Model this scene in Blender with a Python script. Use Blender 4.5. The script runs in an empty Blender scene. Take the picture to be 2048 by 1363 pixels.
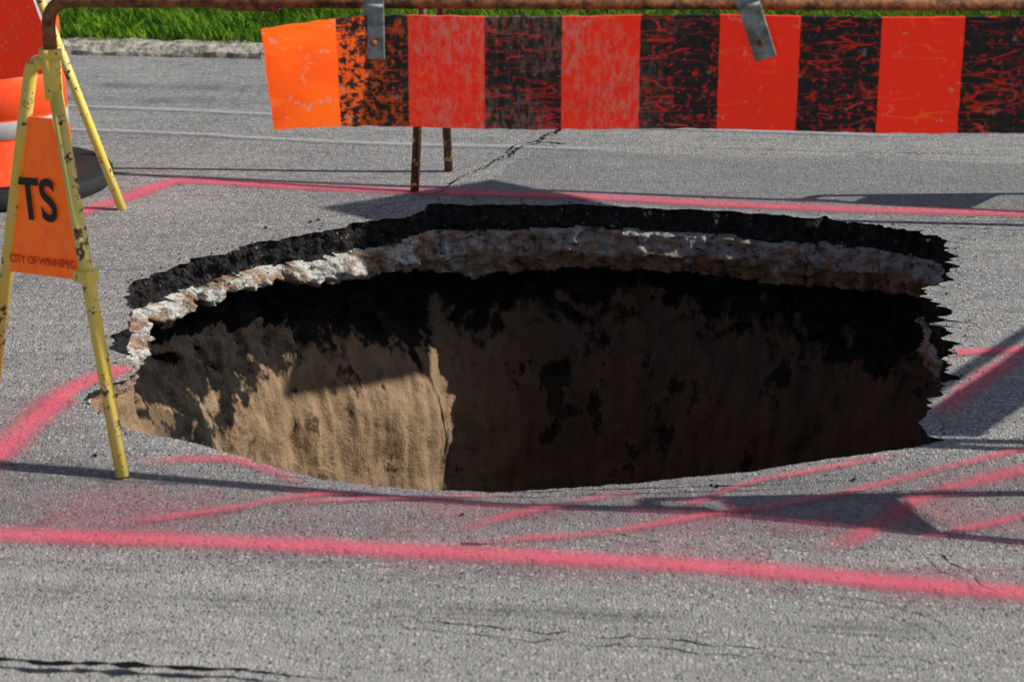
import bpy, math, random, time
import numpy as np
from mathutils import Vector, noise, geometry, Matrix
random.seed(4); np.random.seed(4)
scene=bpy.context.scene
# ------------------------------------------------------------------ helpers
def new_obj(name, verts, faces, mats=(), parent=None, smooth=False, midx=None, uvs=None):
    me=bpy.data.meshes.new(name); me.from_pydata([tuple(v) for v in verts],[],faces)
    for m in mats: me.materials.append(m)
    if midx is not None: me.polygons.foreach_set('material_index',midx)
    if uvs is not None:
        uvl=me.uv_layers.new(name='UVMap'); li=np.empty(len(me.loops),dtype=np.int32); me.loops.foreach_get('vertex_index',li)
        uvl.data.foreach_set('uv',np.array(uvs,dtype=np.float32)[li].ravel())
    if smooth: me.polygons.foreach_set('use_smooth',[True]*len(me.polygons))
    me.update()
    o=bpy.data.objects.new(name,me); scene.collection.objects.link(o)
    if parent: o.parent=parent
    return o
def empty(name):
    e=bpy.data.objects.new(name,None); scene.collection.objects.link(e); return e
class N:
    def __init__(s,name,dim='3D'):
        s.m=bpy.data.materials.new(name); s.m.use_nodes=True; s.t=s.m.node_tree; s.t.nodes.clear(); s.dim=dim
        s.out=s.t.nodes.new('ShaderNodeOutputMaterial')
        try: s.m.cycles.emission_sampling='NONE'
        except Exception: pass
    def n(s,typ,inp=None,**kw):
        nd=s.t.nodes.new(typ)
        for k,v in kw.items(): setattr(nd,k,v)
        for k,v in (inp or {}).items(): s.set(nd.inputs[k],v)
        return nd
    def set(s,sock,v):
        if hasattr(v,'is_output') : s.t.links.new(v,sock)
        elif isinstance(v,tuple) and len(v)==3 and sock.type=='RGBA': sock.default_value=(*v,1)
        else: sock.default_value=v
    def pos(s): return s.n('ShaderNodeNewGeometry').outputs['Position']
    def noise(s,vec,scale,detail=4,rough=.6,dist=0): 
        return s.n('ShaderNodeTexNoise',{'Vector':vec,'Scale':scale,'Detail':detail,'Roughness':rough,'Distortion':dist},noise_dimensions=s.dim).outputs['Fac']
    def vor(s,vec,scale): return s.n('ShaderNodeTexVoronoi',{'Vector':vec,'Scale':scale},voronoi_dimensions=s.dim)
    def ramp(s,f,a,b,c0=0.,c1=1.):
        return s.n('ShaderNodeMapRange',{'Value':f,'From Min':a,'From Max':b,'To Min':c0,'To Max':c1},interpolation_type='SMOOTHSTEP').outputs[0]
    def mix(s,f,a,b,bt='MIX'):
        nd=s.n('ShaderNodeMix',data_type='RGBA',blend_type=bt,clamp_factor=True)
        s.set(nd.inputs[0],f); s.set(nd.inputs[6],a); s.set(nd.inputs[7],b); return nd.outputs[2]
    def math(s,op,a,b=0.,clamp=False):
        nd=s.n('ShaderNodeMath',operation=op,use_clamp=clamp); s.set(nd.inputs[0],a); s.set(nd.inputs[1],b); return nd.outputs[0]
    def mapv(s,vec,scale=(1,1,1),rot=(0,0,0)):
        return s.n('ShaderNodeMapping',{'Vector':vec,'Scale':Vector(scale),'Rotation':rot}).outputs[0]
    def sep(s,vec): return s.n('ShaderNodeSeparateXYZ',{'Vector':vec}).outputs
    def bump(s,h,strength=.5,dist=.01):
        return s.n('ShaderNodeBump',{'Height':h,'Strength':strength,'Distance':dist}).outputs[0]
    def fin(s,color,rough=.85,normal=None,metal=0.,emit=None,es=0.,spec=.3,alpha=None):
        b=s.n('ShaderNodeBsdfPrincipled'); s.set(b.inputs['Base Color'],color); s.set(b.inputs['Roughness'],rough); s.set(b.inputs['Metallic'],metal)
        s.set(b.inputs['Specular IOR Level'],spec)
        if normal is not None: s.set(b.inputs['Normal'],normal)
        if emit is not None: s.set(b.inputs['Emission Color'],emit); s.set(b.inputs['Emission Strength'],es)
        if alpha is not None: s.set(b.inputs['Alpha'],alpha)
        s.t.links.new(b.outputs[0],s.out.inputs[0]); return s.m
# ------------------------------------------------------------------ materials
def mat_asphalt():
    a=N('asphalt','2D'); p=a.pos()
    v=a.vor(p,85.); cell=a.sep(v.outputs['Color']); vd=v.outputs['Distance']
    v2=a.vor(p,190.); cell2=a.sep(v2.outputs['Color'])
    big=a.noise(p,1.1,4,.6); mid=a.noise(a.mapv(p,(1,6,1),(0,0,.11)),2.4,5,.7); blot=a.noise(p,9,4,.7)
    base=a.mix(a.ramp(big,.3,.7),(.220,.222,.225),(.305,.302,.295))
    base=a.mix(a.math('MULTIPLY',a.ramp(mid,.5,.68),.5),base,(.135,.135,.137))
    base=a.mix(a.math('MULTIPLY',a.ramp(mid,.47,.33),.35),base,(.40,.395,.375))
    base=a.mix(a.math('MULTIPLY',a.ramp(blot,.5,.7),.32),base,(.14,.14,.142))
    c=a.mix(a.math('MULTIPLY',a.ramp(cell2[0],.35,.95),.55),base,(.46,.45,.43))
    c=a.mix(a.math('MULTIPLY',a.ramp(cell2[1],.5,1.),.65),c,(.10,.10,.102))
    stone=a.math('MULTIPLY',a.ramp(cell[0],.74,.80),a.ramp(vd,.46,.34))
    c=a.mix(a.math('MULTIPLY',stone,.7),c,a.mix(cell[1],(.60,.59,.56),(.52,.45,.34)))
    pit=a.math('MULTIPLY',a.ramp(cell[2],.80,.85),a.ramp(vd,.42,.2))
    c=a.mix(a.math('MULTIPLY',pit,.65),c,(.05,.05,.052))
    xyz=a.sep(p)
    pt=a.ramp(a.math('ADD',xyz[1],a.math('MULTIPLY',xyz[0],.14)),3.43,3.28)
    c=a.mix(a.math('MULTIPLY',pt,.2),c,(.48,.47,.43))
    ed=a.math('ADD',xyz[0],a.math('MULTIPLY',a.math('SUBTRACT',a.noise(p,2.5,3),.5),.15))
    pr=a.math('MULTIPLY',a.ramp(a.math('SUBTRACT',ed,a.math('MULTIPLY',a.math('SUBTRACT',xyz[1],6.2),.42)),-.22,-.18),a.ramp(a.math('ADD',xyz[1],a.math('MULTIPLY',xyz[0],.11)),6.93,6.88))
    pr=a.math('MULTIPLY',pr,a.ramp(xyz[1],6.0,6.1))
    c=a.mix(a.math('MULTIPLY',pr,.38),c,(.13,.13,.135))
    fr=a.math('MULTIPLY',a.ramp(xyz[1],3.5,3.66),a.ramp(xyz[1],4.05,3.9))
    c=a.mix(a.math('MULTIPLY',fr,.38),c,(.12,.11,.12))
    h=a.math('ADD',a.math('MULTIPLY',v2.outputs['Distance'],-1.),a.math('MULTIPLY',stone,.7)); h=a.math('SUBTRACT',h,a.math('MULTIPLY',pit,1.2))
    return a.fin(c,.9,a.bump(h,.7,.0045),spec=.25)
M_asph=mat_asphalt()
def mat_paint(name,col,strength=1.,grain=.6,edge=(.5,.12),fade=.08,patch=0.):
    a=N(name,'2D'); p=a.pos(); uv=a.sep(a.n('ShaderNodeTexCoord').outputs['UV'])
    d=a.math('ABSOLUTE',a.math('SUBTRACT',uv[1],.5))
    d=a.math('ADD',d,a.math('MULTIPLY',a.math('SUBTRACT',a.noise(p,9,3),.5),.14))
    al=a.math('MULTIPLY',a.math('MULTIPLY',a.ramp(d,edge[0],edge[1]),strength),a.ramp(uv[0],0.,fade))
    if patch: al=a.math('MULTIPLY',al,a.ramp(a.noise(p,4.5,3,.6),.38,.62,1.-patch,1.))
    vv=a.vor(p,190.); v=a.sep(vv.outputs['Color'])     # same grain as the road: pits stay unpainted
    v8=a.vor(p,85.); c8=a.sep(v8.outputs['Color'])
    al=a.math('MULTIPLY',al,a.math('SUBTRACT',1.,a.math('MULTIPLY',v[1],grain)))
    pit=a.math('MULTIPLY',a.ramp(c8[2],.80,.85),a.ramp(v8.outputs['Distance'],.42,.2))
    al=a.math('MULTIPLY',al,a.math('SUBTRACT',1.,a.math('MULTIPLY',pit,.6)))
    c=a.mix(a.math('MULTIPLY',v[0],.4),col,tuple(min(1,x*1.2+.08) for x in col))
    c=a.mix(a.ramp(v[2],.6,1.,0.,.35),c,tuple(x*.5 for x in col))
    return a.fin(c,.8,None,alpha=al,spec=.2)
PINK=(.84,.15,.21)
M_pink=mat_paint('pink_spray_paint',PINK,.95,.36,(.55,.03),.08,.15)
M_pinkf=mat_paint('faded_pink_spray_paint',(.76,.13,.18),.82,.5,(.54,.0),.16,.4)
M_haze=mat_paint('pink_overspray',(.55,.10,.16),.32,.8,(.52,.0),.4,.8)
M_white=mat_paint('worn_white_road_paint',(.52,.54,.56),.50,.6,(.5,.1),.3)
M_tar=mat_paint('tire_scuff',(.07,.07,.07),.55,.7,(.5,.0),.4,.85)
M_crack=N('crack_dark').fin((.012,.012,.013),1.,spec=.0)
def mat_cut():
    a=N('asphalt_cut'); p=a.pos()
    v=a.vor(p,75.); cl=a.sep(v.outputs['Color'])
    n1=a.noise(p,30,4,.7)
    c=a.mix(a.ramp(n1,.3,.7),(.008,.008,.009),(.030,.029,.030))
    st=a.math('MULTIPLY',a.ramp(cl[0],.90,.94),a.ramp(v.outputs['Distance'],.4,.25))
    c=a.mix(a.math('MULTIPLY',st,.6),c,(.28,.22,.16))
    h=a.math('ADD',n1,a.math('MULTIPLY',v.outputs['Distance'],-.8))
    return a.fin(c,.9,a.bump(h,1.,.014),spec=.2)
def mat_conc():
    a=N('broken_concrete'); p=a.pos(); x=a.sep(p)
    n1=a.noise(p,8,4,.65); n2=a.noise(p,32,5,.75); n4=a.noise(a.mapv(p,(1,1,2.2)),13,5,.75); v=a.vor(p,38.); cl=a.sep(v.outputs['Color'])
    light=a.mix(a.ramp(n2,.3,.7),(.78,.75,.65),(.50,.54,.56))
    brown=a.mix(a.ramp(n2,.35,.65),(.24,.14,.085),(.42,.31,.24))
    side=a.ramp(x[0],-.35,.35)
    th=a.math('ADD',n1,a.math('MULTIPLY',side,.13))
    c=a.mix(a.ramp(th,.50,.58),light,brown)
    grey=a.math('MULTIPLY',a.math('MULTIPLY',side,a.ramp(a.math('ADD',x[2],a.math('MULTIPLY',a.math('SUBTRACT',n4,.5),.12)),-.17,-.12)),.85)
    c=a.mix(grey,c,(.50,.49,.49))
    c=a.mix(a.math('MULTIPLY',a.ramp(n4,.54,.60),.7),c,(.40,.20,.07))
    c=a.mix(a.math('MULTIPLY',a.ramp(n2,.44,.38),.85),c,(.03,.022,.018))  # shade in pits and crevices painted into the concrete colour
    c=a.mix(a.math('MULTIPLY',a.ramp(n4,.42,.36),.85),c,(.06,.045,.035))
    c=a.mix(a.math('MULTIPLY',a.ramp(cl[0],.82,.87),.4),c,(.28,.17,.11))
    h=a.math('ADD',a.math('MULTIPLY',n2,1.1),a.math('MULTIPLY',v.outputs['Distance'],-.6)); h=a.math('ADD',h,a.math('MULTIPLY',n4,1.2))
    return a.fin(c,.9,a.bump(h,1.,.022),spec=.15)
def mat_soil():
    a=N('soil_wall'); p=a.pos(); x=a.sep(p)
    n1=a.noise(p,3.2,4,.62); n2=a.noise(p,17,6,.75); n3=a.noise(a.mapv(p,(1,1,.10)),19,4,.65); gr=a.noise(p,150,2,.8)
    sand=a.mix(a.ramp(n3,.35,.65),(.34,.235,.145),(.24,.165,.10))
    sand=a.mix(a.math('MULTIPLY',a.ramp(n2,.5,.66),.4),sand,(.39,.285,.18))
    sand=a.mix(a.math('MULTIPLY',a.ramp(n2,.44,.37),.5),sand,(.12,.085,.055))
    wall_shade=a.ramp(x[0],-.30,.15)  # shade on the right-hand wall, painted into the soil colour
    sand=a.mix(a.math('MULTIPLY',wall_shade,.66),sand,(.050,.040,.034))
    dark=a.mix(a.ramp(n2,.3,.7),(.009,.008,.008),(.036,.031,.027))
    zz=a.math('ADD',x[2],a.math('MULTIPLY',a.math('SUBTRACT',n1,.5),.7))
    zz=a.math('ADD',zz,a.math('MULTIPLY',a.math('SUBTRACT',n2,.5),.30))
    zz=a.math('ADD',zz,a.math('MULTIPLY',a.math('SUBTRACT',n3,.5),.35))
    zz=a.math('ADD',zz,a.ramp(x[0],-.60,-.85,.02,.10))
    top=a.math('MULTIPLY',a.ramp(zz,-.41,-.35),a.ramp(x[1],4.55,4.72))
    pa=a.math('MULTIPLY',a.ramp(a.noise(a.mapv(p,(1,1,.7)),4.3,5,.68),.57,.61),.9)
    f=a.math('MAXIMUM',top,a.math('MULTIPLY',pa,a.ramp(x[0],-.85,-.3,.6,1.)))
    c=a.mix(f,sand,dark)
    c=a.mix(a.ramp(gr,.55,.75,0.,.4),c,(.06,.042,.028)); 
    c=a.mix(a.math('MULTIPLY',a.math('MULTIPLY',a.ramp(gr,.40,.28,0.,.4),a.math('SUBTRACT',1.,f)),a.math('SUBTRACT',1.,wall_shade)),c,(.42,.32,.22))
    h=a.math('ADD',a.math('MULTIPLY',n2,1.3),a.math('MULTIPLY',gr,.16)); h=a.math('ADD',h,a.math('MULTIPLY',n3,.45))
    return a.fin(c,.95,a.bump(h,.75,.024),spec=.05)
M_cut,M_conc,M_soil=mat_cut(),mat_conc(),mat_soil()
def mat_yellow(name,rustlo,rusthi):
    a=N(name); p=a.pos()
    n1=a.noise(p,48,4,.75); n2=a.noise(p,9,4,.7)
    c=a.mix(a.ramp(n2,.35,.7),(.90,.66,.09),(.82,.68,.25))
    s=a.ramp(a.math('ADD',n1,a.math('MULTIPLY',a.math('SUBTRACT',n2,.5),.7)),rustlo,rusthi)
    c=a.mix(s,c,a.mix(a.ramp(n1,.3,.8),(.05,.028,.02),(.16,.06,.028)))
    return a.fin(c,.5,a.bump(n1,.3,.003),spec=.4)
M_yel=mat_yellow('chipped_yellow_paint',.59,.62)
M_yelrust=mat_yellow('rusty_yellow_paint',.34,.40)
def mat_rust():
    a=N('rusty_steel'); p=a.pos(); n1=a.noise(p,30,4,.7); n2=a.noise(p,120,3,.7)
    c=a.mix(a.ramp(n1,.35,.65),(.06,.026,.016),(.30,.12,.045)); c=a.mix(a.math('MULTIPLY',a.ramp(n2,.5,.7),.5),c,(.36,.17,.08))
    return a.fin(c,.7,a.bump(n2,.5,.003),metal=.2)
M_rust=mat_rust()
def mat_galv():
    a=N('galvanized_steel'); p=a.pos(); n1=a.noise(p,50,4,.7)
    c=a.mix(a.ramp(n1,.3,.7),(.16,.20,.19),(.36,.40,.38)); c=a.mix(a.math('MULTIPLY',a.ramp(a.noise(p,18,4),.50,.60),.8),c,(.13,.08,.05))
    return a.fin(c,.6,a.bump(n1,.3,.002),metal=.3)
M_galv=mat_galv()
def mat_board():
    a=N('striped_retroreflective_board','2D'); uvv=a.n('ShaderNodeTexCoord').outputs['UV']; uv=a.sep(uvv)
    wob=a.math('MULTIPLY',a.math('SUBTRACT',a.noise(uvv,40,3),.5),.004)
    k=a.math('DIVIDE',a.math('ADD',uv[0],wob),.151); idx=a.math('FLOOR',k)
    blk=a.math('COMPARE',a.math('MODULO',idx,2.),1.); 
    nd=a.t.nodes[-1]; nd.inputs[2].default_value=.2
    def lines(sc,rot,strx,w,seed):
        m=a.n('ShaderNodeMapping',{'Vector':uvv,'Scale':Vector((strx,1,1)),'Rotation':(0,0,rot),'Location':(seed,seed*2,seed)}).outputs[0]
        n_=a.noise(m,sc,2,.5,.3); d=a.math('ABSOLUTE',a.math('SUBTRACT',n_,.5)); return a.ramp(d,w,w*.45)
    l1=lines(16,.5,.18,.009,1.); l2=lines(24,-.9,.2,.009,3.); l3=lines(30,1.4,.18,.011,7.); l4=lines(13,-.35,.10,.005,11.); l5=lines(18,.9,.12,.007,17.)
    gate=a.ramp(a.noise(uvv,11,4,.7),.44,.54); gate2=a.ramp(a.noise(a.mapv(uvv,(1,1,1),(0,0,2)),15.),.43,.52)
    L=a.math('MAXIMUM',a.math('MULTIPLY',l1,gate),a.math('MULTIPLY',l2,gate2)); L=a.math('MAXIMUM',L,a.math('MULTIPLY',l3,gate)); L=a.math('MAXIMUM',L,a.math('MULTIPLY',l5,gate2))
    wear=a.ramp(uv[0],.55,.1,.0,.115)
    bl=a.math('ADD',a.noise(uvv,62,5,.75),wear)
    pat=a.math('MULTIPLY',a.ramp(a.noise(uvv,6,3),.35,.6),.06)
    B=a.ramp(a.math('ADD',bl,pat),.64,.67)
    rub=a.math('MAXIMUM',L,B)
    red=a.mix(a.ramp(uv[0],.31,.28),(.95,.022,.003),(.95,.12,.003))  # sunlit orange of the bent left end is painted into the red
    sm=a.ramp(a.noise(uvv,3.5,3),.4,.6)
    red=a.mix(a.math('MULTIPLY',sm,.35),red,(.70,.02,.004))
    red=a.mix(a.math('MULTIPLY',a.math('MULTIPLY',l1,gate2),.3),red,(.95,.20,.03))
    red=a.mix(a.math('MULTIPLY',a.ramp(a.noise(uvv,35,4,.7),.64,.70),.3),red,(.95,.18,.03))
    red=a.mix(a.math('MULTIPLY',a.math('MULTIPLY',l5,gate),.3),red,(.30,.02,.01))
    blackc=a.mix(a.ramp(a.noise(uvv,80,3),.3,.8),(.006,.005,.005),(.022,.016,.016))
    c=a.mix(a.math('MULTIPLY',blk,a.math('SUBTRACT',1.,a.math('MULTIPLY',rub,.9))),red,blackc)
    du=a.math('MULTIPLY',a.ramp(uv[0],.24,.4),a.ramp(uv[0],.9,.66))
    dn=a.math('MULTIPLY',a.ramp(a.noise(a.mapv(uvv,(1,.45,1)),75,5,.8),.42,.62),a.ramp(a.noise(uvv,7,3),.3,.6))
    dust=a.math('MULTIPLY',a.math('MULTIPLY',du,dn),.5)
    chip=a.ramp(a.math('ADD',a.noise(uvv,30,4,.75),a.ramp(uv[0],.35,.05,0.,.045)),.67,.69)
    dust=a.math('MAXIMUM',dust,a.math('MULTIPLY',chip,.6))
    streak=a.ramp(a.noise(a.mapv(uvv,(1,.08,1)),95,3,.6),.64,.70)
    dust=a.math('MAXIMUM',dust,a.math('MULTIPLY',a.math('MULTIPLY',streak,du),.3))
    c=a.mix(dust,c,(.46,.27,.20))
    em=a.mix(blk,c,(0,0,0))  # red parts glow faintly, added to lift the board in shade
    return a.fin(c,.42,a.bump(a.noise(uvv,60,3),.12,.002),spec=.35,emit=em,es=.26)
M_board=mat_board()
def mat_orange(name,c0,c1,es,seed=0):
    a=N(name); p=a.pos(); n1=a.noise(p,30,4,.7)
    c=a.mix(a.ramp(n1,.45,.7),c0,c1); c=a.mix(a.math('MULTIPLY',a.ramp(a.noise(p,90,3,.7),.60,.66),.5),c,(.45,.22,.14))
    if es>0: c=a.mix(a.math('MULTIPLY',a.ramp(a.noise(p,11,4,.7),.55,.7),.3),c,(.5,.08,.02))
    return a.fin(c,.45,a.bump(n1,.1,.002),emit=c,es=es)  # slight glow added to brighten the orange parts, which are no lamps
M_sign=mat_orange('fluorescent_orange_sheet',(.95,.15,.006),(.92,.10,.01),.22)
M_signshade=mat_orange('shaded_orange_sheet',(.90,.03,.006),(.80,.04,.01),.25)  # shaded copy of the sign sheet, redder to paint its dark side
M_barrel=mat_orange('orange_plastic',(.90,.075,.012),(.80,.10,.03),.06)
M_refl=mat_orange('white_reflective_band',(.42,.43,.45),(.34,.34,.35),.0)
M_blackp=N('sign_black').fin((.012,.012,.012),.5)
M_dred=N('sign_small_lettering').fin((.42,.045,.01),.5)
def mat_rubber():
    a=N('recycled_rubber'); n=a.noise(a.pos(),60,4,.7); return a.fin(a.mix(n,(.006,.007,.008),(.030,.034,.036)),.8,a.bump(n,.6,.005))
M_rub=mat_rubber()
def mat_kerb():
    a=N('old_concrete'); p=a.pos(); n=a.noise(p,26,5,.78); n2=a.noise(p,4,4)
    c=a.mix(a.ramp(n,.38,.58),(.18,.155,.12),(.62,.58,.50)); c=a.mix(a.math('MULTIPLY',a.ramp(n2,.5,.7),.4),c,(.22,.19,.15))
    return a.fin(c,.95,a.bump(n,1.,.03))
M_kerb=mat_kerb()
def mat_turf():
    a=N('turf_soil','2D'); n=a.noise(a.pos(),9,4,.7); return a.fin(a.mix(n,(.012,.022,.005),(.04,.09,.015)),1.)
M_turf=mat_turf()
def mat_blade():
    a=N('grass_blade'); at=a.n('ShaderNodeAttribute',attribute_name='shade').outputs['Fac']
    c=a.mix(at,(.016,.055,.008),(.22,.40,.035)); 
    d=a.n('ShaderNodeBsdfDiffuse',{'Color':c}); t=a.n('ShaderNodeBsdfTranslucent',{'Color':c}); m=a.n('ShaderNodeMixShader',{0:.3})
    a.t.links.new(d.outputs[0],m.inputs[1]); a.t.links.new(t.outputs[0],m.inputs[2]); a.t.links.new(m.outputs[0],a.out.inputs[0]); return a.m
M_blade=mat_blade()
# ------------------------------------------------------------------ rim of the sinkhole (metres)
rim_mm="-960,4663;-995,4709;-1030,4836;-985,4890;-1020,5048;-1047,5146;-1044,5315;-983,5414;-925,5541;-849,5567;-749,5707;-638,5785;-524,5859;-490,5918;-378,5977;-300,6020;-262,6165;-38,6145;201,6155;437,6111;671,6080;897,6007;1045,5959;1184,5871;1264,5813;1307,5729;1268,5647;1285,5515;1230,5364;1142,5220;1117,5128;1149,5039;1114,4911;1112,4748;1061,4671;1077,4540;1021,4416;947,4281;917,4185;926,4117;963,4108;893,4062;733,4018;508,3946;292,3904;80,3876;-77,3857;-235,3868;-395,3904;-507,3960;-624,4033;-710,4092;-815,4138;-870,4180;-950,4275;-1000,4365;-955,4458;-900,4551"
rim=[tuple(float(c)/1000 for c in q.split(',')) for q in rim_mm.split(';')]
def gz(x,y):
    f=max(0,1-abs(x)/2.1)*max(0,min(1,(y-2.7)/.6))*max(0,min(1,(7.5-y)/.6))
    s=-.022*math.exp(-((y-(3.86+.10*abs(x)))/.10)**2)*max(0,1-abs(x)/.9) if y<4.3 else 0
    return f*.012*noise.noise(Vector((x*.9,y*.9,3)))+s
P=[]
for i in range(len(rim)):
    a=Vector(rim[i]); b=Vector(rim[(i+1)%len(rim)]); L=(b-a).length; n=max(1,round(L/.0085))
    for k in range(n): P.append(a.lerp(b,k/n))
n_=len(P)
A=np.array([(p.x,p.y) for p in P])
def smooth(A,w):
    k=np.ones(2*w+1)/(2*w+1); B=np.vstack([A[-w:],A,A[:w]]); return np.stack([np.convolve(B[:,j],k,'valid') for j in (0,1)],1)
S0=smooth(A,2); S=smooth(smooth(A,11),11)
T=np.roll(S,-3,0)-np.roll(S,3,0); T/=np.linalg.norm(T,axis=1)[:,None]
Nn=np.stack([-T[:,1],T[:,0]],1)
cen=S.mean(0)
if ((S-cen)*Nn).sum()<0: Nn=-Nn
R=S0.copy()
for i in range(n_):
    x,y=S0[i]; front = y<4.2
    am=.007 if front else (.022 if x<-.3 else .015)
    if x>.95 and not front: am=.040
    j=am*(noise.fractal(Vector((x*17,y*17,1)),.8,2.1,5))+(.002 if front else .006)*noise.noise(Vector((x*110,y*110,5)))
    R[i]+=Nn[i]*j
# ------------------------------------------------------------------ road with hole
RP=[tuple(map(float,r)) for r in R]
def mkpoly(poly):
    X=np.array([p[0] for p in poly]);Y=np.array([p[1] for p in poly]);X2=np.roll(X,1);Y2=np.roll(Y,1);D=Y2-Y; D[D==0]=1e-9
    def f(x,y):
        c=((Y>y)!=(Y2>y)); xi=(X2-X)*(y-Y)/D+X
        return bool(np.count_nonzero(c&(x<xi))&1)
    return f
inhole=mkpoly(RP)
x0,x1,y0,y1=-2.2,2.2,2.4,7.6
pts=[];sp=.06
nx=round((x1-x0)/sp); ny=round((y1-y0)/sp)
S3=S[::3]
for i in range(nx+1):
    for j in range(ny+1):
        x=x0+(x1-x0)*i/nx; y=y0+(y1-y0)*j/ny
        if 0<i<nx and 0<j<ny and -1.2<x<1.4 and 3.7<y<6.3:
            d=((S3-np.array([x,y]))**2).sum(1).min()
            if d<.035**2 or inhole(x,y): continue
        pts.append(Vector((x,y)))
base=len(pts)
pts+= [Vector(r) for r in RP]
edges=[(base+i,base+(i+1)%n_) for i in range(n_)]
vo,eo,fo,ov,oe,of=geometry.delaunay_2d_cdt(pts,edges,[],0,1e-6)
fs=[]
for f in fo:
    cx=sum(vo[k].x for k in f)/len(f); cy=sum(vo[k].y for k in f)/len(f)
    if -1.2<cx<1.4 and 3.7<cy<6.3 and inhole(cx,cy): continue
    fs.append(list(f))
V=[(v.x,v.y,gz(v.x,v.y)) for v in vo]
def kerbD(x): return 8.554-.112*x
def outer(x0o,x1o,y0o):
    b=len(V)
    V.extend([(x0,y0,0),(x1,y0,0),(x1,y1,0),(x0,y1,0),(x0o,y0o,0),(x1o,y0o,0),(x1o,kerbD(x1o)+.05,0),(x0o,kerbD(x0o)+.05,0)])
    fs.extend([[b+4,b+5,b+1,b],[b+5,b+6,b+2,b+1],[b+6,b+7,b+3,b+2],[b+7,b+4,b,b+3]])
outer(-60,60,-60)
for f in fs:
    a,b,c=[Vector(V[k]) for k in f[:3]]
    if (b-a).cross(c-a).z<0: f.reverse()
new_obj('asphalt_road',V,fs,[M_asph],smooth=True)
# ------------------------------------------------------------------ sinkhole walls
zs=[0.]
z=0
while z>-.34: z-=.0065; zs.append(z)
while z>-1.3: z-=.014; zs.append(z)
while z>-2.3: z-=.09; zs.append(z)
def sst(a,b,x):
    t=max(0,min(1,(x-a)/(b-a))); return t*t*(3-2*t)
WV=[];WF=[];WM=[]
layer=[]
pre=[]
for i in range(n_):
    sx,sy=S[i]
    back=sst(4.5,5.3,sy); wl=sst(-.15,-.35,sx)*back; wr=(1-sst(-.15,-.35,sx))*back; wside=1-back
    n1=noise.noise(Vector((sx*3,sy*3,9)))
    kk=1-.6*wr
    ha=.084+kk*(.024*n1+.018*noise.noise(Vector((sx*14,sy*14,2))))
    corner=sst(-.85,-.35,sx)
    hc=(.130+.055*corner+.03*n1)*wl+(.235+.02*n1)*wr+.13*wside+(.032*noise.noise(Vector((sx*12,sy*12,4)))+.014*noise.noise(Vector((sx*45,sy*45,4))))*kk
    fl=sst(-.72,-.84,sx)*sst(4.75,4.6,sy)
    ha=ha*(1-fl)+.012*fl; hc=hc*(1-fl)+.03*fl
    pre.append((sx,sy,back,wl,wr,wside,ha,hc,fl))
for r,z in enumerate(zs):
    for i in range(n_):
        sx,sy,back,wl,wr,wside,ha,hc,fl=pre[i]
        q=Vector((sx,sy,z))
        vis = sy>4.3 or sx<-.6
        if -z<=ha:
            t=-z/ha
            w=1-sst(0,1,t)*.5
            bx,by=R[i]*w+S[i]*(1-w)
            off=.004+ .012*t*wl+ (.018*noise.fractal(q*24,.8,2.1,4) if vis else 0)*min(1,t*4)
            lay=0
        elif -z<=hc:
            t=(-z-ha)/max(.01,hc-ha)
            bx,by=R[i]*.3+S[i]*.7
            off=wl*(-.030*math.sin(t*3.1)+.05*sst(.6,1,t)-.015)+wr*(-.005+.05*sst(.45,1,t))+wside*.02
            if vis:
                am=1-.45*wr
                c1=noise.voronoi(q*15)[0]; c2=noise.fractal(q*28,.7,2.1,4)
                off+=(.05*(c1[0]-.35)+.028*c2+.028*(noise.cell(q*13)-.5))*am
                off+=.018*wr*noise.fractal(Vector((sx*9,sy*9,z*30)),.8,2.1,4)
            lay=1
        else:
            bx,by=S[i]
            t=-z-hc
            und=.10*wl+.16*wr+.09*wside
            off=und*(1-sst(.02,.45,t)*.8)-wl*.10*sst(.1,.5,t)-.05*sst(.4,1.4,t)*back-.03*wr*sst(.1,.6,t)
            off=off*(1-fl)+fl*(.01-.16*sst(0,.5,t))
            if vis:
                q2=Vector((sx,sy,z*.4))
                off+=.018*noise.fractal(q2*5,.8,2.1,3)+.013*noise.fractal(Vector((sx,sy,z*.6))*15,.75,2.1,5)+.014*abs(noise.noise(Vector((sx*9,sy*9,z*.9))))
                off+=.010*abs(noise.noise(Vector((sx*22,sy*22,z*1.5))))
                off+=.016*max(0,.25-abs(noise.noise(q*4.2+Vector((3,0,0)))))*2*(1 if z<-.2 else 0)
                off+=.03*(noise.cell(q*9+Vector((noise.noise(q*10)*1.5,0,noise.noise(q*9+Vector((5,5,5)))*1.5)))-.5)*sst(.40,.1,t)
            lay=2
        if z<-1.5: off-= (.4*((-z-1.5)/.8)**2)
        if r==0: x,y=R[i]; zz=gz(x,y)-.0005
        else: x,y=bx+Nn[i][0]*off,by+Nn[i][1]*off; zz=z+(gz(bx,by)*max(0,1+z*3) if z>-.33 else 0)
        WV.append((x,y,zz)); layer.append(lay)
for r in range(len(zs)-1):
    for i in range(n_):
        j=(i+1)%n_; WF.append((r*n_+i,r*n_+j,(r+1)*n_+j,(r+1)*n_+i)); WM.append(layer[(r+1)*n_+i])
WV.append((float(cen[0]),float(cen[1]),-2.45)); b=len(WV)-1; r=len(zs)-1
for i in range(n_): WF.append((r*n_+i,r*n_+(i+1)%n_,b)); WM.append(2)
new_obj('sinkhole',WV,WF,[M_cut,M_conc,M_soil],midx=WM,smooth=True)
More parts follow.
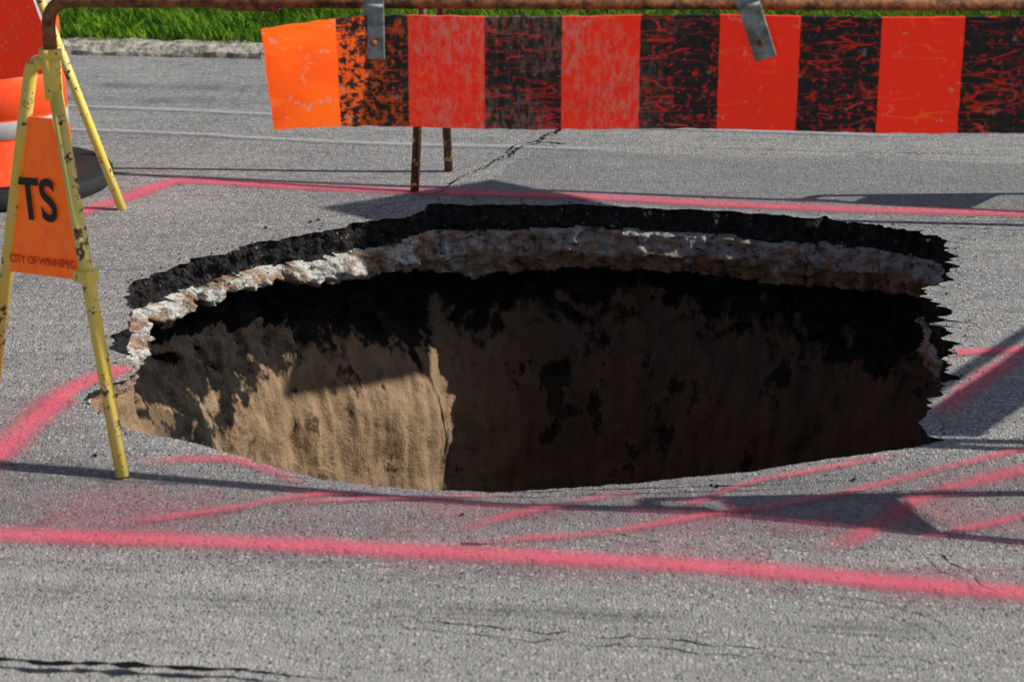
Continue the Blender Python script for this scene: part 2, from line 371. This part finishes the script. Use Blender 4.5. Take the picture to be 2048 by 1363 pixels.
# ------------------------------------------------------------------ strips on the road
def catmull(pts,n=14):
    out=[]; p=[Vector(q) for q in pts]; p=[p[0]*2-p[1]]+p+[p[-1]*2-p[-2]]
    for i in range(1,len(p)-2):
        for k in range(n):
            t=k/n; a,b,c,d=p[i-1:i+3]
            out.append(.5*((2*b)+(c-a)*t+(2*a-5*b+4*c-d)*t*t+(3*b-a-3*c+d)*t**3))
    out.append(p[-2]); return out
zc=[0]
def strip(name,pts,w,mat,parent,jit=0.,taper=False):
    zc[0]+=1
    zo=.003+.0003*zc[0]
    c=catmull(pts)
    if jit:
        cc=[]
        for i in range(len(c)-1):
            L=(c[i+1]-c[i]).length; m=max(1,round(L/.010))
            cc+=[c[i].lerp(c[i+1],k/m) for k in range(m)]
        c=cc+[c[-1]]
        c=[p+Vector((noise.fractal(Vector((p.x*14,p.y*14,1)),.9,2,4),noise.fractal(Vector((p.x*14,p.y*14,8)),.9,2,4)))*jit for p in c]
    L=[0]
    for i in range(1,len(c)): L.append(L[-1]+(c[i]-c[i-1]).length)
    vs=[];uv=[];fa=[];cols=2 if jit else 5
    for i,p in enumerate(c):
        t=(c[min(i+1,len(c)-1)]-c[max(i-1,0)]).normalized(); nn=Vector((-t.y,t.x))
        ww=w
        if jit: ww=w*(.25+1.8*abs(noise.noise(Vector((L[i]*25,zc[0]*1.7,0)))))
        if taper: ww*=math.sin(math.pi*min(.97,max(.03,i/(len(c)-1))))**.6
        for k in range(cols):
            v=k/(cols-1); q=p+nn*(v-.5)*ww; vs.append((q.x,q.y,gz(q.x,q.y)+zo)); uv.append((min(L[i],L[-1]-L[i]),v))
    for i in range(len(c)-1):
        for k in range(cols-1):
            f=(i*cols+k,i*cols+k+1,(i+1)*cols+k+1,(i+1)*cols+k)
            mx=sum(vs[q][0] for q in f)/4; my=sum(vs[q][1] for q in f)/4
            if -1.3<mx<1.5 and 3.6<my<6.4 and (inhole(mx,my) or any(inhole(vs[q][0],vs[q][1]) for q in f)): continue
            fa.append(f)
    return new_obj(name,vs,fa,[mat],parent,uvs=uv)
mk=empty('spray_paint_marking')
lines={
'far':([(-1.43,5.90),(-1.347,6.05),(-1.232,6.235),(-1.148,6.41),(-1.063,6.45),(-.699,6.385),(-.251,6.313),(.284,6.235),(.679,6.155),(1.067,6.093),(1.68,6.02),(2.1,5.96)],.11,M_pink),
'left':([(-1.2,3.75),(-1.146,3.904),(-1.11,4.018),(-1.084,4.185),(-1.047,4.382),(-.989,4.503),(-.91,4.60)],.11,M_pink),
'leftb':([(-.84,3.965),(-.672,3.99),(-.564,3.975),(-.41,3.85)],.065,M_pinkf),
'near':([(-1.326,3.62),(-1.004,3.581),(-.608,3.553),(-.216,3.511),(.168,3.465),(.449,3.427),(.721,3.366),(1.072,3.292),(1.5,3.22)],.10,M_pink),
'r1':([(1.03,4.67),(1.151,4.686),(1.344,4.709),(1.6,4.75)],.075,M_pink),
'r2':([(.93,4.19),(1.012,4.315),(1.118,4.479),(1.268,4.664),(1.50,4.9)],.10,M_pinkf),
'r3':([(.563,3.499),(.659,3.558),(.784,3.706),(.909,3.822),(1.25,4.0)],.075,M_pinkf),
'r4':([(-.101,3.546),(.173,3.594),(.378,3.681),(.644,3.782),(.873,3.904),(1.3,4.14)],.045,M_pinkf),
'r5':([(.743,3.539),(.861,3.594),(1.25,3.78)],.045,M_pinkf),
'r6':([(.30,3.66),(.479,3.86),(.67,3.945),(.877,4.02)],.04,M_pinkf),
'r7':([(-.82,3.62),(-.58,3.706),(-.436,3.782),(-.24,3.85)],.05,M_pinkf),
'r8':([(-.5,3.74),(-.23,3.782),(.03,3.84)],.04,M_pinkf),
'r9':([(-.15,3.57),(.077,3.731),(.30,3.86)],.055,M_pinkf),
}
for k,(p,w,m) in lines.items(): strip('paint_line',p,w,m,mk)
for p,w in [(lines['near'][0],.34),(lines['far'][0],.24),(lines['left'][0],.26),(lines['r3'][0],.26),(lines['r9'][0],.22),
            ([(-1.5,3.74),(-.5,3.72),(0,3.7),(.5,3.66),(1.4,3.6)],.36)]:
    strip('paint_overspray',p,w,M_haze,mk)
rl=empty('worn_lane_marking')
strip('line',[(-6,8.35),(-1.722,7.646),(-1.004,7.507),(-.232,7.36),(1.5,7.1)],.06,M_white,rl)
strip('line',[(-6,7.9),(-1.634,7.225),(-.95,7.09),(-.4,6.99),(.5,6.86)],.06,M_white,rl)
sc=empty('tire_marks')
for p,w in [([(-1.4,3.42),(-.664,3.313),(-.022,3.251),(.945,3.153),(1.6,3.05)],.035),([(-1.6,3.40),(-.5,3.27),(.3,3.2),(1.3,3.06)],.025),([(-1.6,3.52),(-.5,3.40),(.1,3.36)],.03),
            ([(-1.3,3.33),(-.3,3.22),(.8,3.09)],.015),([(-3,7.95),(-1,7.72),(1,7.5)],.1),([(-3,8.2),(-1,8.0),(1,7.75)],.14)]:
    strip('scuff',p,w,M_tar,sc)
ck=empty('pavement_crack')
for p,w,j in [([(-.249,6.165),(-.205,6.404),(-.108,6.578),(-.016,6.799),(.011,6.915),(.091,6.994),(.138,7.116),(.207,7.285),(.3,7.7),(.42,8.5)],.014,.03),
            ([(.091,6.978),(.198,6.939)],.025,.02),([(-.02,6.80),(.05,6.93)],.022,.02),([(-.171,3.843),(.079,3.83),(.287,3.836),(.495,3.833),(.674,3.849)],.009,.006),
            ([(-.5,3.89),(-.424,3.876)],.006,.004),([(.646,3.795),(.798,3.782),(.906,3.809)],.006,.015),([(.153,3.586),(.23,3.558),(.296,3.53)],.005,.012),
            ([(1.307,5.729),(1.362,5.674)],.014,.015),([(1.184,5.90),(1.264,5.888),(1.631,5.831)],.009,.02),([(1.2,5.93),(1.5,5.95),(2.0,5.89)],.006,.02),
            ([(1.10,4.91),(1.19,4.88)],.014,.015),([(1.13,5.22),(1.22,5.17)],.010,.015),([(.80,3.51),(.84,3.40),(.9,3.28)],.005,.015),([(-1.5,3.07),(-.921,3.032),(-.698,3.02),(-.526,3.002),(-.389,2.983),(-.30,2.96)],.020,.008),
            ([(-.25,6.2),(-.45,6.05),(-.6,5.98)],.006,.02),([(-1.6,6.62),(-1.0,6.5),(-.3,6.43)],.004,.02),([(.2,6.94),(.9,6.85),(2.2,6.7)],.005,.02),
            ([(-.3,3.20),(.2,3.11),(.8,3.02)],.005,.02),([(.55,3.30),(.72,3.22),(.78,3.12)],.004,.02)]:
    strip('crack',p,w,M_crack,ck,jit=j,taper=True)
pv=[];pf=[]
def rock(c,r):
    b=len(pv); k=[(1,0,0),(-1,0,0),(0,1,0),(0,-1,0),(0,0,1),(0,0,-1)]
    for d in k: pv.append((c[0]+d[0]*r*random.uniform(.6,1.2),c[1]+d[1]*r*random.uniform(.6,1.2),c[2]+d[2]*r*random.uniform(.5,.9)))
    for t in [(0,2,4),(2,1,4),(1,3,4),(3,0,4),(2,0,5),(1,2,5),(3,1,5),(0,3,5)]: pf.append(tuple(b+q for q in t))
for c in [(-.10,3.69),(.43,3.86),(-.62,5.93),(-.6,5.95),(.72,3.88),(-.9,4.0),(-.75,5.86)]: rock((c[0],c[1],gz(*c)+.004),.007)
for i in range(200):
    k=random.randrange(n_); d=abs(random.gauss(0,.05))+.010; c=S[k]+Nn[k]*d
    if c[1]<4.3 and random.random()<.6: continue
    rock((c[0],c[1],gz(*c)+.002),random.uniform(.0015,.005))
new_obj('gravel_debris',pv,pf,[M_cut])
# ------------------------------------------------------------------ kerb, grass, sidewalk
kv=[];kf=[];kn=560
prof=[(-.005,-.03),(.0,.018),(.022,.040),(.06,.052),(.13,.055),(.14,-.03)]
for i in range(kn+1):
    x=-14+28*i/kn
    for d,z in prof:
        nz=noise.fractal(Vector((x*9,d*30,2)),.8,2,4)*.022
        kv.append((x,kerbD(x)+d+nz,z+noise.fractal(Vector((x*8,d*40,z*40)),.8,2,3)*.014 if z>0 else z))
for i in range(kn):
    for k in range(len(prof)-1): a=i*len(prof)+k; kf.append((a,a+len(prof),a+len(prof)+1,a+1))
new_obj('kerb',kv,kf,[M_kerb])
def quadsheet(name,d0,d1,z,mat,x=(-60,60)):
    return new_obj(name,[(x[0],kerbD(x[0])+d0,z),(x[1],kerbD(x[1])+d0,z),(x[1],kerbD(x[1])+d1,z),(x[0],kerbD(x[0])+d1,z)],[(0,1,2,3)],[mat])
quadsheet('ground',.12,250,.03,M_turf)
quadsheet('sidewalk',1.56,2.9,.05,M_kerb)
def grass(n,xa,xb,da,db):
    x=np.random.uniform(xa,xb,n); d=np.random.uniform(da,db,n); y=8.554-.112*x+d
    cl=np.array([noise.noise(Vector((a*6,b*10,3))) for a,b in zip(x,y)])
    h=np.random.uniform(.03,.08,n)*(1+.8*cl); an=np.random.uniform(0,6.28,n); w=np.random.uniform(.0025,.0055,n)
    le=np.random.uniform(.2,1.3,n)*h; la=np.random.normal(2.6,1.3,n)
    dx,dy=np.cos(an)*w,np.sin(an)*w; lx,ly=np.cos(la)*le,np.sin(la)*le
    v=np.stack([np.stack([x-dx,y-dy,0*x+.025],1),np.stack([x+dx,y+dy,0*x+.025],1),
                np.stack([x+dx*.7+lx*.35,y+dy*.7+ly*.35,.03+h*.6],1),np.stack([x-dx*.7+lx*.35,y-dy*.7+ly*.35,.03+h*.6],1),
                np.stack([x+lx,y+ly,.03+h],1)],1).reshape(-1,3)
    sh=np.array([noise.fractal(Vector((a*5,b*14,0)),.7,2,4) for a,b in zip(x,y)])
    sh=np.clip(.38+1.15*sh+np.random.normal(0,.24,n),0,1)  # tone noise; dark patches paint shadow mottling into the blades
    return v,sh
vv=[];ss=[]
for a in [(42000,-2.6,3.0,.10,1.52),(5000,-6,-2.6,.10,1.52),(5000,3.0,6,.10,1.52),(8000,-3,5,2.95,4.2)]:
    v,s=grass(*a); vv.append(v); ss.append(s)
vv=np.vstack(vv); ss=np.concatenate(ss); nb=len(ss)
me=bpy.data.meshes.new('grass'); me.vertices.add(nb*5); me.vertices.foreach_set('co',vv.astype(np.float32).ravel())
li=np.concatenate([np.stack([np.arange(nb)*5+k for k in (0,1,2,3)],1),np.stack([np.arange(nb)*5+k for k in (3,2,4)],1)],1).astype(np.int32)
me.loops.add(nb*7); me.loops.foreach_set('vertex_index',li.ravel())
me.polygons.add(nb*2); st=np.stack([np.arange(nb)*7,np.arange(nb)*7+4],1).astype(np.int32)
me.polygons.foreach_set('loop_start',st.ravel()); me.polygons.foreach_set('loop_total',np.tile([4,3],nb).astype(np.int32))
at=me.attributes.new('shade','FLOAT','POINT'); at.data.foreach_set('value',np.repeat(ss,5).astype(np.float32))
me.materials.append(M_blade); me.update(); me.validate()
go=bpy.data.objects.new('grass',me); scene.collection.objects.link(go)
# ------------------------------------------------------------------ barricade parts
def tube(name,pts,r,mat,parent,seg=14):
    p=[Vector(q) for q in pts]; vs=[];fa=[]; prev=None
    for i,q in enumerate(p):
        t=(p[min(i+1,len(p)-1)]-p[max(i-1,0)]).normalized()
        if prev is None: a=t.cross(Vector((.3,1,.1))).normalized()
        else: a=(prev-t*prev.dot(t)).normalized()
        prev=a; b_=t.cross(a)
        for k in range(seg):
            an=2*math.pi*k/seg; vs.append(q+a*math.cos(an)*r+b_*math.sin(an)*r)
    for i in range(len(p)-1):
        for k in range(seg): fa.append((i*seg+k,i*seg+(k+1)%seg,(i+1)*seg+(k+1)%seg,(i+1)*seg+k))
    fa.append(tuple(reversed(range(seg)))); fa.append(tuple((len(p)-1)*seg+k for k in range(seg)))
    return new_obj(name,vs,fa,[mat],parent,smooth=True)
def box(name,o,ux,uy,uz,mat,parent,bev=.0):
    o,ux,uy,uz=map(Vector,(o,ux,uy,uz)); vs=[o+ux*a+uy*b+uz*c for a in(-.5,.5) for b in(-.5,.5) for c in(-.5,.5)]
    fa=[(0,1,3,2),(4,6,7,5),(0,4,5,1),(2,3,7,6),(0,2,6,4),(1,5,7,3)]
    ob=new_obj(name,vs,fa,[mat],parent)
    if bev:
        m=ob.modifiers.new('b','BEVEL'); m.width=bev; m.segments=2
    return ob
def bend(a,corner,c,r,n=7):
    a,corner,c=map(Vector,(a,corner,c)); p=corner+(a-corner).normalized()*r; q=corner+(c-corner).normalized()*r
    return [a]+[ (p*(1-t)**2+corner*2*t*(1-t)+q*t*t) for t in [k/n for k in range(n+1)]]+[c]
def aframe(par,ax,ay,az,f1,f2,ml=M_yel):
    top=Vector((ax,ay,az)); d=(Vector((f1[0],f1[1],0))-Vector((f2[0],f2[1],0))).normalized()
    tube('socket',[top+Vector((0,0,-.10)),top],.019,ml,par)
    tube('collar',[top+Vector((0,0,-.018)),top+Vector((0,0,.003))],.0235,ml,par)
    a1=top+d*.006+Vector((0,0,-.085)); a2=top-d*.02+Vector((0,0,-.03))
    F1=Vector((f1[0],f1[1],0.0)); F2=Vector((f2[0],f2[1],0.0))
    tube('leg',[a1,a1.lerp(F1,.5),F1],.0145,ml,par)
    k=a2-d*.045+Vector((0,0,.005))
    tube('leg',bend(a2+d*.01,k,F2,.04),.0145,ml,par)
    return a1,F1,k,F2
def text_on(par,s,origin,u,v,size,mat,name,xs=1.,off=.003):
    cu=bpy.data.curves.new(name,'FONT'); cu.body=s; cu.size=1; cu.align_x='CENTER'; cu.align_y='CENTER'; cu.extrude=.006; cu.offset=.02
    ob=bpy.data.objects.new(name,cu); scene.collection.objects.link(ob)
    u=Vector(u).normalized(); v=(Vector(v)-u*Vector(v).dot(u)).normalized(); w=u.cross(v)
    M=Matrix(((u.x*size*xs,v.x*size,w.x*size,0),(u.y*size*xs,v.y*size,w.y*size,0),(u.z*size*xs,v.z*size,w.z*size,0),(0,0,0,1)))
    o=Vector(origin)+w*off; M.translation=o; dg=bpy.context.evaluated_depsgraph_get()
    me=bpy.data.meshes.new_from_object(ob.evaluated_get(dg)); bpy.data.objects.remove(ob); me.transform(M); me.materials.clear(); me.materials.append(mat)
    o2=bpy.data.objects.new(name,me); scene.collection.objects.link(o2); o2.parent=par
def signpanel(par,c,mat,text=True,th=.004):
    c=[Vector(q) for q in c]; nrm=(c[1]-c[0]).cross(c[3]-c[0]).normalized()*-1
    G=8; vs=[];fa=[]
    for s in (1,-1):
        for j in range(G+1):
            for i in range(G+1):
                a=c[0].lerp(c[1],i/G).lerp(c[3].lerp(c[2],i/G),j/G); a=a+nrm*(s*th/2)
                vs.append(a)
    o=(G+1)**2
    for j in range(G):
        for i in range(G):
            a=j*(G+1)+i; fa.append((a,a+G+1,a+G+2,a+1)); fa.append((o+a,o+a+1,o+a+G+2,o+a+G+1))
    rim_=[i for i in range(G+1)]+[j*(G+1)+G for j in range(1,G+1)]+[G*(G+1)+i for i in range(G-1,-1,-1)]+[j*(G+1) for j in range(G-1,0,-1)]
    for k in range(len(rim_)): a,b2=rim_[k],rim_[(k+1)%len(rim_)]; fa.append((a,b2,o+b2,o+a))
    new_obj('sign_panel',vs,fa,[mat],par,smooth=False)
    if text:
        u=(c[1]-c[0]); v=c[0]-c[3]; mid=(c[0]+c[1]+c[2]+c[3])/4
        text_on(par,'TS',mid-v.normalized()*.010,c[2]-c[3],v,.125,M_blackp,'ts_lettering',1.0,.007)
        text_on(par,'CITY OF WINNIPEG',c[3].lerp(c[2],.5)+v.normalized()*.034,c[2]-c[3],v,.025,M_dred,'city_lettering',1.05,.007)
def board(par,P0,dirv,u0,u1,zt,slope,h,bent=False):
    d=Vector((dirv[0],dirv[1],0)).normalized(); nn=Vector((d.y,-d.x,0))
    vs=[];uv=[];fa=[]; nu=int((u1-u0)/.01)+1; nv=8
    for s in (0,1):
        for i in range(nu+1):
            u=u0+(u1-u0)*i/nu
            for j in range(nv+1):
                v=j/nv
                t=max(0,.24-u)/.24 if bent else 0
                off=(.10+.055*v)*t**1.15; 
                sarc=.304-((.304-u) if u>=.24 else (.064+(.24-u)*.78)) if bent and u<.304 else u
                ed=.0025*noise.noise(Vector((u*30,v*2,4)))
                zz=zt+slope*(sarc-.304)-h*(1-v)+(.013*t*(1-v) if bent else 0)+ (.002*math.sin(u*9) )+ed
                q=Vector((P0[0],P0[1],0))+d*(sarc-.304+(.004*noise.noise(Vector((0,v*9,1))) if i==0 else 0))+nn*(off-(.012 if s else 0)+.003*math.sin(u*5+v)); q.z=zz
                vs.append(q); uv.append((u,v*h))
    o=(nu+1)*(nv+1)
    for i in range(nu):
        for j in range(nv):
            a=i*(nv+1)+j; fa.append((a,a+nv+1,a+nv+2,a+1)); fa.append((o+a,o+a+1,o+a+nv+2,o+a+nv+1))
    for i in range(nu):
        for j in (0,nv):
            a=i*(nv+1)+j; b2=a+nv+1; fa.append((a,b2,o+b2,o+a) if j==nv else (a,o+a,o+b2,b2))
    for j in range(nv):
        for i in (0,nu):
            a=i*(nv+1)+j; fa.append((a,a+1,o+a+1,o+a) if i==0 else (a,o+a,o+a+1,a+1))
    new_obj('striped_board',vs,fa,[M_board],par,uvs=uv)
def bracket(par,c,dirv,tilt,h=.085,w=.042):
    d=Vector((dirv[0],dirv[1],0)).normalized(); nn=Vector((d.y,-d.x,0)); up=Vector((0,0,1))
    a=d*math.cos(tilt)+up*math.sin(tilt); b=-d*math.sin(tilt)+up*math.cos(tilt); c=Vector(c)
    box('strap',c+nn*.006-b*.02,a*w,b*(h+.05),nn*.004,M_galv,par,.0015)
    tube('strap_hook',[c+b*.018+nn*.018-a*w/2,c+b*.018+nn*.018+a*w/2],.004,M_galv,par)
    tube('bolt',[c+nn*.005-b*.055,c+nn*.014-b*.055],.007,M_rust,par,8)
DN=(1,-.17)
def nl(x): return 3.85-.17*x
nb_=empty('barricade')
ax,ay=-.937,4.02
tube('pipe',bend((ax,ay,.80),(ax,ay,.977),(1.42,nl(1.42)+.01,1.033),.055,10),.0140,M_rust,nb_)
a1,F1,k,F2=aframe(nb_,ax,ay,.877,(-.82,3.885),(-1.18,4.20))
tlL=k.lerp(F2,.145); blL=k.lerp(F2,.56); trR=a1.lerp(F1,.07); brR=a1.lerp(F1,.485)
ins=(trR-tlL).normalized()
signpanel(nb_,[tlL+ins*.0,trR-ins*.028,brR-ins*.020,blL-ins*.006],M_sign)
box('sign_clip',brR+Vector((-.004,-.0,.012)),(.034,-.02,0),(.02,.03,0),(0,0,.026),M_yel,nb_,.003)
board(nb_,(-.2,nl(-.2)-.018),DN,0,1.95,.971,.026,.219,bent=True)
bracket(nb_,(-.268,nl(-.268)-.022,.974),DN,.0)
bracket(nb_,(.452,nl(.452)-.026,.994),DN,.34)
box('pipe_clamp',(-.515,nl(-.515)+.02,.985),(.105,-.018,0),(.01,.04,0),(0,0,.034),M_rust,nb_,.003)
rx,ry=1.42,nl(1.42)+.01
tube('pipe_end',[(rx,ry,1.033),(rx,ry,.90)],.014,M_rust,nb_)
a1,F1,k,F2=aframe(nb_,rx,ry,.90,(1.50,3.42),(1.30,3.80))
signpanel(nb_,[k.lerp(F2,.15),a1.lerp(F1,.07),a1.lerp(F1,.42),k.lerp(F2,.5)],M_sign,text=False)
fb=empty('barricade')
DF=(1,-.15)
ax,ay=-.27,6.46
a1,F1,k,F2=aframe(fb,ax,ay,.93,(-.318,6.32),(-.215,6.61),ml=M_yelrust)
rx,ry=2.10,6.10
tube('pipe',bend((ax,ay,.88),(ax,ay,1.0),(rx,ry,1.0),.05)[:-1]+bend((ax,ay,1.0),(rx,ry,1.0),(rx,ry,.88),.05)[1:],.014,M_rust,fb)
a1,F1,k,F2=aframe(fb,rx,ry,.93,(2.02,5.95),(2.2,6.3))
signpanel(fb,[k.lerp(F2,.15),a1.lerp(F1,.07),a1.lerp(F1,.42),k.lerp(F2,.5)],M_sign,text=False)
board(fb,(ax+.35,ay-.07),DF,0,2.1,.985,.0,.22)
lb=empty('barricade')
ax,ay=-1.50,6.08
a1,F1,k,F2=aframe(lb,ax,ay,.93,(-1.227,6.08),(-1.78,6.10))
signpanel(lb,[k.lerp(F2,.15),a1.lerp(F1,.07)-Vector((.02,0,0)),a1.lerp(F1,.48)-Vector((.03,0,0)),k.lerp(F2,.56)],M_signshade,text=False)
bx,by=-1.95,3.75
tube('pipe',bend((ax,ay,.88),(ax,ay,1.0),(bx,by,1.0),.05)[:-1]+bend((ax,ay,1.0),(bx,by,1.0),(bx,by,.88),.05)[1:],.014,M_rust,lb)
aframe(lb,bx,by,.93,(-1.70,3.72),(-2.2,3.78))
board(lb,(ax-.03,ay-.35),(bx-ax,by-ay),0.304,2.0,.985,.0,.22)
rb=empty('barricade')
ax,ay,bx,by=2.03,3.96,2.90,5.15
tube('pipe',bend((ax,ay,.88),(ax,ay,1.0),(bx,by,1.0),.05)[:-1]+bend((ax,ay,1.0),(bx,by,1.0),(bx,by,.88),.05)[1:],.014,M_rust,rb)
aframe(rb,ax,ay,.93,(2.24,3.86),(1.84,4.05)); aframe(rb,bx,by,.93,(3.12,5.0),(2.70,5.28))
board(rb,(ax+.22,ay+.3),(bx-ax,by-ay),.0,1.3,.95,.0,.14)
# diamond panel on a post, added out of view to shade the pit wall
ts=empty('added_shade_panel')
tube('post',[(2.30,5.83,0),(2.30,5.83,2.22)],.015,M_galv,ts)
for dx,dy in ((.3,0),(-.3,0),(0,.3),(0,-.3)): tube('foot',[(2.30,5.83,.03),(2.30+dx,5.83+dy,.015)],.014,M_galv,ts)
hd=.60
box('panel',(2.275,5.83,1.84),(.01,0,0),(0,hd*.7071,hd*.7071),(0,-hd*.7071,hd*.7071),M_sign,ts,.002)
# ------------------------------------------------------------------ traffic barrel
def lathe(name,prof,mats,midx,par,c,seg=56):
    vs=[];fa=[];mi=[]
    for r,z in prof:
        for k in range(seg): an=2*math.pi*k/seg; vs.append((c[0]+r*math.cos(an),c[1]+r*math.sin(an),c[2]+z))
    for i in range(len(prof)-1):
        for k in range(seg): fa.append((i*seg+k,i*seg+(k+1)%seg,(i+1)*seg+(k+1)%seg,(i+1)*seg+k)); mi.append(midx[i])
    new_obj(name,vs,fa,mats,par,midx=mi,smooth=True)
br=empty('traffic_barrel'); bc=(-1.70,6.40,0)
prof=[(.258,.03),(.258,.05)];mi=[0]
bands=[(.05,.20,.250,0),(.20,.265,.248,1),(.265,.40,.246,0),(.40,.56,.238,0),(.56,.67,.232,1),(.67,.80,.226,0),(.80,.92,.218,1),(.92,1.0,.205,0)]
for z0,z1,r,m in bands:
    prof+=[(r,z0+.004),(r-.002,z1-.006),(r-.007,z1)]; mi+=[0,m,0]
prof+=[(.10,1.01),(.10,1.05),(.0,1.05)]; mi+=[0,0,0]
lathe('drum',prof,[M_barrel,M_refl],mi,br,bc)
lathe('rubber_base',[(.20,.0),(.365,.0),(.380,.015),(.380,.045),(.372,.056),(.365,.056),(.345,.066),(.338,.062),(.315,.066),(.285,.06),(.26,.055),(.2,.05)],[M_rub],[0]*11,br,bc)
# ------------------------------------------------------------------ light
el=math.radians(38); ayy=-.10
tosun=Vector((math.cos(el)*math.cos(math.atan(ayy)),math.cos(el)*math.sin(math.atan(ayy)),math.sin(el)))
sl=bpy.data.lights.new('sun','SUN'); sl.energy=5; sl.angle=math.radians(.5); sl.color=(1,.95,.86)
so=bpy.data.objects.new('sun',sl); scene.collection.objects.link(so); so.rotation_euler=(-tosun).to_track_quat('-Z','Y').to_euler(); so.location=(6,2,6)
w=bpy.data.worlds.new('World'); scene.world=w; w.use_nodes=True; nt=w.node_tree; bg=nt.nodes['Background']
sky=nt.nodes.new('ShaderNodeTexSky'); sky.sky_type='NISHITA'; sky.sun_disc=False; sky.sun_elevation=el; sky.sun_rotation=math.radians(90)-math.atan(ayy)
nt.links.new(sky.outputs[0],bg.inputs[0]); bg.inputs[1].default_value=.08
# ------------------------------------------------------------------ camera
cd=bpy.data.cameras.new('camera'); co=bpy.data.objects.new('camera',cd); scene.collection.objects.link(co)
cd.sensor_width=36; cd.lens=70; co.location=(0,0,1.6); co.rotation_euler=(math.radians(90-18.5),0,0); cd.clip_start=.05; cd.clip_end=1000
cd.dof.use_dof=True; cd.dof.focus_distance=5.4; cd.dof.aperture_fstop=5.6
scene.camera=co
scene.view_settings.view_transform='Standard'; scene.view_settings.look='None'; scene.view_settings.exposure=0
